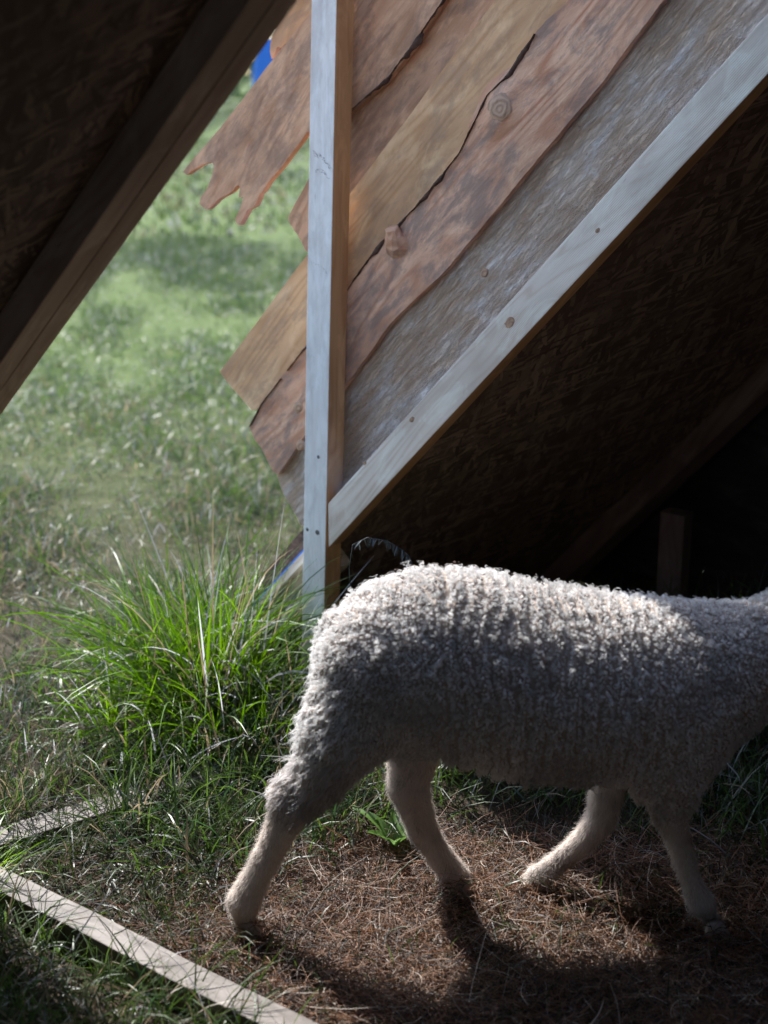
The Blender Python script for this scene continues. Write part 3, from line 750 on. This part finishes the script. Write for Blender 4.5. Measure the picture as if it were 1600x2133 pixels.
def straw_bed(n):
    x = rng.uniform(-.95, 1.5, n*2); y = rng.uniform(1.9, 3.3, n*2); p, q = pq(x, y)
    dens = np.clip((x+.72-.2*(y-2.6)+.3*(fnoise(x*4, y*4, 31)-.5))/.35, .06, 1)*np.clip((3.12-y+.35*(fnoise(x*3, y*3, 33)-.5))/.15, .0, 1)
    ok = (q > 1.82) & (rng.random(2*n) < dens); x, y = x[ok][:n], y[ok][:n]; n = len(x)
    K = 5; L = rng.uniform(.02, .085, n)*(1+1.4*(rng.random(n) < .08)); az = rng.uniform(0, 2*np.pi, n)
    curl = rng.normal(0, .65, n); pit = rng.normal(.05, .3, n)
    s = np.linspace(0, 1, K)[None]
    ang = az[:, None]+curl[:, None]*s*1.6
    st = (L/(K-1))[:, None]
    px_ = x[:, None]+np.concatenate([np.zeros((n, 1)), np.cumsum(np.cos(ang[:, 1:])*st, 1)], 1)
    py_ = y[:, None]+np.concatenate([np.zeros((n, 1)), np.cumsum(np.sin(ang[:, 1:])*st, 1)], 1)
    hmp = .035*np.clip(fnoise(x*6, y*6, 41)-.25, 0, 1)
    for fx, fy_ in ((-.30, 2.66), (.15, 2.83), (.68, 2.66)): hmp = hmp+.02*np.exp(-(((x-fx-.03)/.06)**2+((y-fy_)/.05)**2))
    z0 = gh(x, y)+rng.random(n)**1.6*(.016+hmp*1.5)+.002
    pz = z0[:, None]+np.sin(pit)[:, None]*L[:, None]*s+rng.normal(0, .003, (n, K))
    pz = np.maximum(pz, gh(x, y)[:, None]+.001)
    rad = (rng.uniform(.0003, .00095, n)[:, None])*np.array([1, 1, 1, .9, .6])[None]
    u = rng.random((n, 1)); c = np.array([.155, .066, .031])*(1-u)+np.array([.27, .145, .08])*u
    k = rng.random(n); c[k < .36] = np.array([.05, .03, .022]); c[k > .91] = np.array([.42, .35, .29])
    return strands('straw', np.stack([px_, py_, pz], -1), rad, c*(.6+.6*rng.random((n, 1))), STRAW)
o = bpy.data.objects.new('straw', straw_bed(42000)); COL.objects.link(o)
tag(o, 'orange brown straw litter spread under the sheep', 'straw', kind='stuff')
#SECTION_SHEEP
# ------------------------------------------------------------------ the sheep
YC = 2.77
def S(x, y, dy=0.): w = on_y(x, y, YC+dy); return np.array([w[0], dy, w[2]])
def mpp(dy=0.): return 1/ (F/((np.array([0, YC+dy, .5])-CAM)@FW))   # metres per photo pixel
PX = mpp()
#         x    top   bottom  half-width(m)
TOR = np.array([
 (668, 1350, 1440, .035), (690, 1290, 1500, .075), (720, 1248, 1545, .115), (760, 1217, 1565, .145), (810, 1195, 1572, .165),
 (870, 1180, 1568, .178), (930, 1178, 1580, .186), (1000, 1185, 1600, .192), (1100, 1207, 1622, .196), (1200, 1224, 1628, .194),
 (1300, 1238, 1622, .184), (1400, 1243, 1635, .168), (1480, 1249, 1605, .148), (1550, 1246, 1540, .125), (1620, 1225, 1470, .105),
 (1700, 1170, 1385, .09), (1760, 1115, 1300, .08)], float)
tx = np.array([S(r[0], (r[1]+r[2])/2)[0] for r in TOR]); tz0 = np.array([S(r[0], r[1])[2] for r in TOR]); tz1 = np.array([S(r[0], r[2])[2] for r in TOR])
WOOL_IN = .0095                                            # the fleece adds this much all round
tcz = (tz0+tz1)/2; thy = TOR[:, 3]-WOOL_IN
thz = np.sqrt(np.maximum(((tz0-tz1)/2)**2-(.33*thy)**2, .02**2))-WOOL_IN
def sd_torso(X, Y, Zz):
    cz = np.interp(X, tx, tcz); hz = np.interp(X, tx, thz); hy = np.interp(X, tx, thy)
    # slight pear: wider below the middle
    k = np.sqrt((Y/hy)**2+((Zz-cz)/hz)**2)+1e-6
    d = (k-1)*np.minimum(hy, hz)*np.clip(.75+.25*k, 0, 1.0)
    endx = np.maximum(tx[0]+.01-X, X-tx[-1])
    return np.where(endx > 0, np.sqrt(np.maximum(d, 0)**2+endx**2), np.maximum(d, endx))
def sd_cone(X, Y, Zz, a, b, ra, rb, sq=1.0):
    ab = b-a; L2 = ab@ab
    t = np.clip(((X-a[0])*ab[0]+(Y-a[1])*ab[1]+(Zz-a[2])*ab[2])/L2, 0, 1)
    d = np.sqrt((X-a[0]-ab[0]*t)**2+((Y-a[1]-ab[1]*t)*sq)**2+(Zz-a[2]-ab[2]*t)**2)
    return d-(ra+(rb-ra)*t)
def smin(a, b, k):
    h = np.clip(.5+.5*(b-a)/k, 0, 1); return b*(1-h)+a*h-k*h*(1-h)
def chain(pts, shrink=0.):
    c = [(S(x, y, dy), r*PX-shrink) for x, y, r, dy in pts]
    return [(c[i][0], c[i+1][0], c[i][1], c[i+1][1]) for i in range(len(c)-1)]
WI = WOOL_IN
wool_ch = [
 chain([(770, 1400, 118, -.055), (715, 1530, 88, -.085), (660, 1620, 57, -.09), (620, 1660, 43, -.09), (606, 1690, 30, -.09)], WI),   # near thigh and upper shank
 chain([(800, 1400, 100, .05), (850, 1520, 70, .08)], WI),                                       # far thigh
 chain([(1400, 1480, 120, -.05), (1392, 1600, 80, -.085), (1393, 1672, 50, -.09)], WI),          # near shoulder
 chain([(1330, 1480, 110, .05), (1280, 1580, 60, .085)], WI),                                    # far shoulder
 chain([(692, 1290, 20, 0), (674, 1350, 17, 0), (672, 1410, 11, 0)], .004),                      # tail
]
LB = .004
leg_ch = [
 chain([(655, 1625, 55, -.09), (608, 1664, 47, -.09), (592, 1712, 38, -.09), (556, 1786, 32, -.09), (524, 1846, 33, -.09), (509, 1878, 37, -.09), (508, 1912, 26, -.09)], LB),
 chain([(880, 1530, 58, .085), (858, 1590, 53, .085), (850, 1636, 47, .085), (880, 1728, 35, .085), (918, 1786, 31, .085), (944, 1822, 34, .085), (957, 1838, 26, .085)], LB),
 chain([(1393, 1650, 50, -.09), (1400, 1712, 33, -.09), (1424, 1790, 25, -.09), (1448, 1860, 25, -.09), (1462, 1882, 30, -.09), (1473, 1898, 23, -.09)], LB),
 chain([(1275, 1590, 48, .085), (1262, 1660, 39, .085), (1252, 1705, 36, .085), (1215, 1752, 30, .085), (1150, 1806, 27, .085), (1122, 1828, 32, .085), (1106, 1840, 25, .085)], LB),
]
head_c = S(1850, 1130)
def field(X, Y, Zz):
    dw = sd_torso(X, Y, Zz)
    for k, ch in enumerate(wool_ch):
        for (a, b, ra, rb) in ch: dw = smin(dw, sd_cone(X, Y, Zz, a, b, ra, rb, 1.15 if k < 4 else .8), .05 if k < 4 else .02)
    dl = None
    for ch in leg_ch:
        for (a, b, ra, rb) in ch:
            d = sd_cone(X, Y, Zz, a, b, ra, rb, 1.12); dl = d if dl is None else smin(dl, d, .012)
    # head: skull, muzzle, ears (just out of the picture to the right)
    h0, h1 = S(1790, 1120), S(1945, 1235)
    dh = sd_cone(X, Y, Zz, h0, h1, .082, .044, 1.15)
    for s in (-1, 1):
        e0 = S(1775, 1090, s*.07); e1 = S(1745, 1120, s*.17)
        dh = smin(dh, sd_cone(X, Y, Zz, e0, e1, .022, .016, 1.), .015)
    dl = np.minimum(dl, dh)
    return smin(dw, dl, .022), dw, dl
h = .0065
lo = np.array([S(460, 1700)[0]-.03, -.25, -.02]); hi = np.array([S(2000, 1300)[0]+.04, .25, 1.02])
nxyz = np.ceil((hi-lo)/h).astype(int)+1
gxs = [lo[i]+h*np.arange(nxyz[i]) for i in range(3)]
fld = np.empty(nxyz, np.float32)
for i0 in range(0, nxyz[0], 40):
    X, Y, Zg = np.meshgrid(gxs[0][i0:i0+40], gxs[1], gxs[2], indexing='ij')
    fld[i0:i0+40] = field(X, Y, Zg)[0]
def surface_nets(f, h, lo):
    s = f < 0
    acc = np.zeros(tuple(np.array(f.shape)-1)+(3,), np.float32); cnt = np.zeros(tuple(np.array(f.shape)-1), np.float32)
    cs = [(i, j, k) for i in (0, 1) for j in (0, 1) for k in (0, 1)]
    def sl(o): return tuple(slice(o[a], f.shape[a]-1+o[a]) for a in range(3))
    for a in cs:
        for ax in range(3):
            if a[ax] == 0:
                b = list(a); b[ax] = 1; fa, fb = f[sl(a)], f[sl(b)]
                cr = (fa < 0) != (fb < 0)
                t = np.where(cr, fa/np.where(cr, fa-fb, 1), 0)
                for d in range(3):
                    acc[..., d] += np.where(cr, a[d]+(t if d == ax else 0), 0)
                cnt += cr
    act = cnt > 0; vid = -np.ones(act.shape, np.int64); vid[act] = np.arange(act.sum())
    ii = np.argwhere(act)
    V = (ii+acc[act]/cnt[act][:, None])*h+lo
    Q_ = []
    for ax in range(3):
        b_, c_ = (ax+1) % 3, (ax+2) % 3
        sa = [slice(1, -1)]*3; sa[ax] = slice(0, -1); sb = [slice(1, -1)]*3; sb[ax] = slice(1, None)
        fa, fb = s[tuple(sa)], s[tuple(sb)]
        e = np.argwhere(fa != fb)
        flip = fa[tuple(e.T)]
        e = e+1; e[:, ax] -= 1
        def g(db, dc):
            q = e.copy(); q[:, b_] -= db; q[:, c_] -= dc; return vid[tuple(q.T)]
        q = np.stack([g(1, 1), g(0, 1), g(0, 0), g(1, 0)], -1)
        q[~flip] = q[~flip][:, ::-1]
        Q_.append(q)
    return V, np.concatenate(Q_)
SV, SF = surface_nets(fld, h, lo)
def vnormals(V, Fq):
    a, b, c, d = (V[Fq[:, i]] for i in range(4))
    fn = np.cross(c-a, d-b); N = np.zeros_like(V)
    for i in range(4): np.add.at(N, Fq[:, i], fn)
    return N/np.maximum(np.linalg.norm(N, axis=1, keepdims=True), 1e-9)
SN = vnormals(SV, SF)
_, dwv, dlv = field(SV[:, 0], SV[:, 1], SV[:, 2])
wool_w = np.clip((dlv-dwv)/.05+.62, 0, 1); wool_w = wool_w*wool_w*(3-2*wool_w)
xf0, xf1 = S(860, 1400)[0], S(1380, 1400)[0]
def ridge(x, z):
    return np.sin(2*np.pi*(x+.016*(vnoise(z*14, x*5, 51)-.5)*2+.02*vnoise(z*5, x*9, 52)+.006*vnoise(z*40, x*20, 53))/.034)
def flank_w(x): return np.clip((x-xf0)/.08, 0, 1)*np.clip((xf1+.1-x)/.15, 0, 1)
rd = ridge(SV[:, 0], SV[:, 2])*flank_w(SV[:, 0])
lump = fnoise(SV[:, 0]*38+SV[:, 1]*22, SV[:, 2]*38+SV[:, 1]*31, 55)-.5
SV = SV+SN*((.0055*rd+(.016*lump)*(1-.3*flank_w(SV[:, 0])))*wool_w)[:, None]
# light Laplacian smoothing of the bare parts comes from smooth shading only
me = np_mesh('sheep', SV, SF, True)
wa = me.attributes.new('wool', 'FLOAT', 'POINT'); wa.data.foreach_set('value', wool_w.astype(np.float32))
m, n, l, b = new_mat('sheep_skin')
at = n.new('ShaderNodeAttribute'); at.attribute_name = 'wool'
tn = noise_n(n, l, coords(n, l, (1, 1, 1), False), 60, 5)
cw = mixc(n, l, tn, (.26, .21, .18), (.40, .34, .29)); cl = mixc(n, l, tn, (.42, .36, .32), (.58, .51, .46))
l.new(mixc(n, l, at.outputs['Fac'], cl, cw), b.inputs['Base Color']); b.inputs['Roughness'].default_value = .9; b.inputs['Specular IOR Level'].default_value = .1
me.materials.append(m)
sheep = bpy.data.objects.new('sheep', me); COL.objects.link(sheep); sheep.location = (0, YC, 0)
bpy.context.view_layer.update()
tag(sheep, 'cream woolly sheep walking right into the shade of the shelter', 'sheep')
def child(name, data):
    o = bpy.data.objects.new(name, data); COL.objects.link(o); o.parent = sheep; return o
# fleece: clumped curly locks
SN = vnormals(SV, SF)
tri = np.concatenate([SF[:, [0, 1, 2]], SF[:, [0, 2, 3]]])
ta = np.linalg.norm(np.cross(SV[tri[:, 1]]-SV[tri[:, 0]], SV[tri[:, 2]]-SV[tri[:, 0]]), axis=1)/2
def sample(n, wt):
    pr = ta*wt; t = tri[rng.choice(len(tri), n, p=pr/pr.sum())]
    u, v = rng.random((n, 1)), rng.random((n, 1)); k = (u+v) > 1; u[k] = 1-u[k]; v[k] = 1-v[k]
    w = 1-u-v
    Nn = SN[t[:, 0]]*w+SN[t[:, 1]]*u+SN[t[:, 2]]*v
    return SV[t[:, 0]]*w+SV[t[:, 1]]*u+SV[t[:, 2]]*v, Nn/np.linalg.norm(Nn, axis=1, keepdims=True), (wool_w[t[:, 0]])
tc_ = SV[tri].mean(1); tn_ = SN[tri[:, 0]]
visible = np.where((tn_[:, 1] < .35) | (tn_[:, 2] > .3), 1., .3)*np.where(tc_[:, 0] > S(1650, 1300)[0], .4, 1.)
wt_w = np.clip(wool_w[tri].mean(1)*1.3-.06, 0, 1)
WOOLM = strand_mat('fleece', .75, .15, .35)
xh = S(840, 1400)[0]
def poisson(C, d):
    """thin points so that no two stand closer than about d"""
    keep = np.zeros(len(C), bool); g = {}
    key = np.floor(C/d).astype(int)
    for i in range(len(C)):
        kx, ky, kz = key[i]; ok = True; c = C[i]
        for ax in (-1, 0, 1):
            for ay in (-1, 0, 1):
                for az in (-1, 0, 1):
                    o_ = g.get((kx+ax, ky+ay, kz+az))
                    if o_ is not None:
                        v = c-o_
                        if v[0]*v[0]+v[1]*v[1]+v[2]*v[2] < d*d: ok = False; break
                if not ok: break
            if not ok: break
        if ok: g[(kx, ky, kz)] = c; keep[i] = True
    return keep
def make_fleece(nc, nf, spacing, K=7):
    C, Nn, ww0 = sample(nc, wt_w*visible)
    rg = ridge(C[:, 0], C[:, 2])*flank_w(C[:, 0])
    k = rng.random(nc) > np.clip((-rg-.15)*2.4, 0, 1)
    C, Nn, rg, ww0 = C[k], Nn[k], rg[k], ww0[k]
    k = poisson(C, spacing); C, Nn, rg, ww0 = C[k], Nn[k], rg[k], ww0[k]; nl = len(C)
    hind = np.clip((xh+.06-C[:, 0])/.20, 0, 1)*np.clip((S(700, 1270)[2]-C[:, 2])/.24, 0, 1)*.9*np.clip(1+rng.normal(0, .35, nl), .2, 1.2)       # long locks on the thigh
    down = np.stack([-.35-.25*hind, np.zeros(nl), -np.ones(nl)], -1)
    flow = down-Nn*(down*Nn).sum(1, keepdims=True); flow /= np.maximum(np.linalg.norm(flow, axis=1, keepdims=True), .15)
    flow = flow+rng.normal(0, .3, (nl, 3))
    big = rng.gamma(6, 1/6, nl)
    L = (.0092+.0068*hind)*(.45+.55*big)*np.clip(.3+.9*ww0, .3, 1)*rng.uniform(.8, 1.2, nl)*(1+.28*rg)
    t1 = np.cross(Nn, flow); t1 /= np.maximum(np.linalg.norm(t1, axis=1, keepdims=True), 1e-6); t2 = np.cross(Nn, t1)
    ph = rng.uniform(0, 2*np.pi, nl); turns = rng.uniform(.9, 1.6, nl)*(1-.2*hind); hand = rng.choice([-1., 1.], nl)
    rep = np.repeat(np.arange(nl), nf); n_ = len(rep); hr = hind[rep]
    a = rng.uniform(0, 2*np.pi, n_); rr = np.sqrt(rng.random(n_))*spacing*.5*(.6+.4*big[rep])
    stray = (rng.random(n_) < .10)*1.0
    o1, o2 = np.cos(a)*rr, np.sin(a)*rr
    s = np.linspace(0, 1, K)
    pts = np.empty((n_, K, 3)); Lr = (L[rep]*rng.uniform(.75, 1.15, n_))*(1+.45*stray)
    for k, sk in enumerate(s):
        # short wool rises, rounds over and curls back on itself; thigh wool lies along the leg in waves
        up_ = (1-hr)*np.sin(min(sk*1.25, 1.12)*np.pi/2)*(1-.12*sk) + hr*(sk*(1-.5*sk)*1.1)
        cv = 1-(.25+.45*hr)*sk
        am = spacing*(.30+.12*hr)*(.5+.5*big[rep])*min(1, sk*1.8)*(1+.9*stray)
        an_ = ph[rep]+hand[rep]*2*np.pi*turns[rep]*sk+rng.normal(0, .22, n_)
        q1 = o1*cv+np.cos(an_)*am; q2 = o2*cv+np.sin(an_)*am
        pts[:, k] = C[rep]-Nn[rep]*.004+Nn[rep]*(Lr*up_)[:, None]+flow[rep]*(Lr*(.28+.85*hr)*sk**1.5)[:, None]+t1[rep]*q1[:, None]+t2[rep]*q2[:, None]
    rad = rng.uniform(.0003, .00055, n_)[:, None]*np.linspace(1, .45, K)[None]
    dirt = fnoise(C[:, 0]*9, C[:, 2]*9+C[:, 1]*5, 61)
    low = np.clip((S(800, 1480)[2]-C[:, 2])/.2, 0, 1)
    base = np.array([.86, .85, .84])[None]*(1-.0*low[:, None])
    base = base*(1-np.clip((dirt-.45)*2.0, 0, .55)*(.35+.65*low))[:, None]
    base = base*np.array([1, .97-.03, .93])[None]**(low[:, None]*1.0)
    hk = np.exp(-(((C[:, 0]-S(615, 1655)[0])/.05)**2+((C[:, 2]-S(615, 1655)[2])/.04)**2)); base = base*(1-.22*hk[:, None])
    tint = base[rep]*rng.uniform(.68, 1.1, (nl, 1))[rep]*rng.uniform(.85, 1.1, (n_, 1))
    return strands('fleece', pts, rad, np.clip(tint, .02, .9), WOOLM)
fl = child('fleece', make_fleece(170000, 9, .0060)); tag(fl, 'curly cream fleece')
def make_fuzz(n, wt, L0, rad0, K=4):
    C, Nn, _ = sample(n, wt)
    flow = np.array([-.15, 0, -1.])[None]-Nn*((Nn@np.array([-.15, 0, -1.]))[:, None])
    flow = flow/np.maximum(np.linalg.norm(flow, axis=1, keepdims=True), .2)+rng.normal(0, .3, (n, 3))
    L = L0*rng.uniform(.5, 1.6, n); s = np.linspace(0, 1, K)
    pts = C[:, None]-Nn[:, None]*.001+Nn[:, None]*(L[:, None]*s[None]*.55)[..., None]+flow[:, None]*(L[:, None]*s[None]**1.4*.8)[..., None]
    rad = rad0*rng.uniform(.7, 1.2, n)[:, None]*np.linspace(1, .35, K)[None]
    d = fnoise(C[:, 0]*16, C[:, 2]*16, 71)
    base = np.array([.70, .63, .575])[None]*(1-np.clip((d-.5)*1.8, 0, .5))[:, None]
    for (hx, hy_, dy, am) in ((612, 1665, -.09, .45), (850, 1610, .085, .35)):
        c = S(hx, hy_, dy); base = base*(1-am*np.exp(-(((C-c)/np.array([.035, .08, .05]))**2).sum(1)))[:, None]
    return strands('leg_hair', pts, rad, base*rng.uniform(.8, 1.15, (n, 1)), WOOLM)
lg = child('leg_hair', make_fuzz(42000, np.clip(1-wool_w[tri].mean(1)+.05, 0, 1)*visible, .009, .00035)); tag(lg, 'short beige hair on legs and face')
# hooves
M['hoof'] = plain('hoof', (.36, .30, .25), .5, .3, 40, .001)
def hoof(c, d, pitch, s=1.):
    """two claws; d heading in the x/y plane"""
    bm = bmesh.new()
    for sd in (-1, 1):
        prev = None
        for k, (z, w, fr_, bk) in enumerate(((0, .017, .045, -.018), (.012, .0165, .040, -.018), (.028, .0155, .028, -.017), (.042, .014, .018, -.014))):
            cur = []
            for i in range(10):
                a = 2*math.pi*i/10; xx = (fr_+bk)/2+(fr_-bk)/2*math.cos(a); yy = sd*.0165+w*.92*math.sin(a)*(1-.25*max(0, math.cos(a)))
                cur.append(bm.verts.new((xx*s, yy*s, z*s)))
            if prev:
                for i in range(10): bm.faces.new((prev[i], prev[(i+1) % 10], cur[(i+1) % 10], cur[i]))
            else: bm.faces.new(cur[::-1])
            prev = cur
        bm.faces.new(prev)
    me = bm_mesh('hoof', bm, True); me.materials.append(M['hoof'])
    o = child('hoof', me); o.location = c; o.rotation_euler = (0, pitch, d); return o
def onground(x, y, dy): w = S(x, y, dy); return (w[0], dy, max(0., float(gh(w[0], YC+dy)))+.0)
hoof(onground(512, 1940, -.09), 0.1, 0); hoof(onground(962, 1862, .085), 0, 0); hoof(onground(1483, 1918, -.09), 0, 0)
c = S(1106, 1840, .085); hoof((c[0]-.8*.026, .085, c[2]+.006-.6*.026), 0, R(53), .9)
# eyes
M['eye'] = plain('eye', (.03, .02, .012), .1, .1, 20, 0, .6)
for sd in (-1, 1):
    bm = bmesh.new(); bmesh.ops.create_uvsphere(bm, u_segments=14, v_segments=10, radius=.014)
    me = bm_mesh('eye', bm, True); me.materials.append(M['eye']); o = child('eye', me); e = S(1850, 1145); o.location = (e[0], sd*.058, e[2])
# dark seeds and chaff caught in the wool on the rump
def chaff(n):
    V, Fc = [], []
    C, Nn, _ = sample(n*12, wt_w*(tn_[:, 2] > .1))
    k = (C[:, 0] < S(1250, 1300)[0]) & (rng.random(len(C)) < np.exp(-((C[:, 0]-S(900, 1200)[0])/.16)**2)+.05); C, Nn = C[k][:n], Nn[k][:n]
    for c, nv in zip(C, Nn):
        d = np.cross(nv, rng.normal(0, 1, 3)); d /= np.linalg.norm(d); s = np.cross(nv, d); L = rng.uniform(.003, .008); w = rng.uniform(.0008, .0015)
        o_ = c+nv*rng.uniform(.010, .015); b0 = len(V)
        V += [o_-d*L, o_+s*w, o_+d*L, o_-s*w, o_+nv*w*1.5, o_-nv*w]
        Fc += [(b0, b0+1, b0+4), (b0+1, b0+2, b0+4), (b0+2, b0+3, b0+4), (b0+3, b0, b0+4), (b0+1, b0, b0+5), (b0+2, b0+1, b0+5), (b0+3, b0+2, b0+5), (b0, b0+3, b0+5)]
    me = np_mesh('chaff', np.array(V), np.array(Fc)); me.materials.append(M['bark']); return me
tag(child('chaff', chaff(170)), 'dark seeds and chaff caught in the wool on the rump', kind='stuff')
#SECTION_FAR
# ------------------------------------------------------------------ far background
def hedge():
    n = 26000; x = rng.uniform(-70, 40, n); top = 4.5+2.5*fnoise(x*.25, x*0, 81)
    z = top*rng.random(n)**.8; y = 92+rng.normal(0, 1.6, n)*(1-.5*z/7)
    c = np.stack([x, y, z], -1); s_ = rng.uniform(.15, .38, (n, 1)); d1 = rng.normal(0, 1, (n, 3)); d1 /= np.linalg.norm(d1, axis=1, keepdims=True)
    d2 = np.cross(d1, rng.normal(0, 1, (n, 3))); d2 /= np.linalg.norm(d2, axis=1, keepdims=True)
    V = np.stack([c-d1*s_, c+d2*s_*.55, c+d1*s_, c-d2*s_*.55], 1).reshape(-1, 3)
    me = np_mesh('hedge', V, np.arange(4*n).reshape(n, 4))
    ca_ = me.color_attributes.new('tint', 'FLOAT_COLOR', 'POINT'); col = np.ones((n, 4, 4), np.float32)
    col[:, :, :3] = (np.array([.045, .075, .03])*rng.uniform(.5, 1.4, (n, 1)))[:, None]; ca_.data.foreach_set('color', col.ravel())
    me.materials.append(GRASS); return tag(link('hedge', me), 'dark blurred hedge at the far edge of the lawn', 'hedge', kind='stuff')
hedge()
# blue covered stack far across the lawn
bx_ = on_y(572, 190, 78.); bz = float(gh(bx_[0], 78.))
bm = bmesh.new(); nx_, ny_, nz_ = 12, 8, 8
V = []
for k in range(nz_+1):
    t = k/nz_; r_ = 1-.12*t-.35*max(0, t-.7)**1.2
    for i in range(24):
        a = 2*math.pi*i/24; ex = abs(math.cos(a))**.5*math.copysign(1, math.cos(a)); ey = abs(math.sin(a))**.5*math.copysign(1, math.sin(a))
        wv = 1+.04*mnoise.noise(Vector((ex*2, ey*2, t*3)))
        V.append(bm.verts.new((ex*1.15*r_*wv, ey*1.0*r_*wv, 3.6*t)))
for k in range(nz_):
    for i in range(24): bm.faces.new((V[k*24+i], V[k*24+(i+1) % 24], V[(k+1)*24+(i+1) % 24], V[(k+1)*24+i]))
bm.faces.new(V[-24:])
me = bm_mesh('covered_stack', bm, True); me.materials.append(M['blue'])
o = link('covered_stack', me); o.location = (bx_[0], 78., bz-.02)
tag(o, 'blurred deep blue covered stack far across the lawn', 'stack')
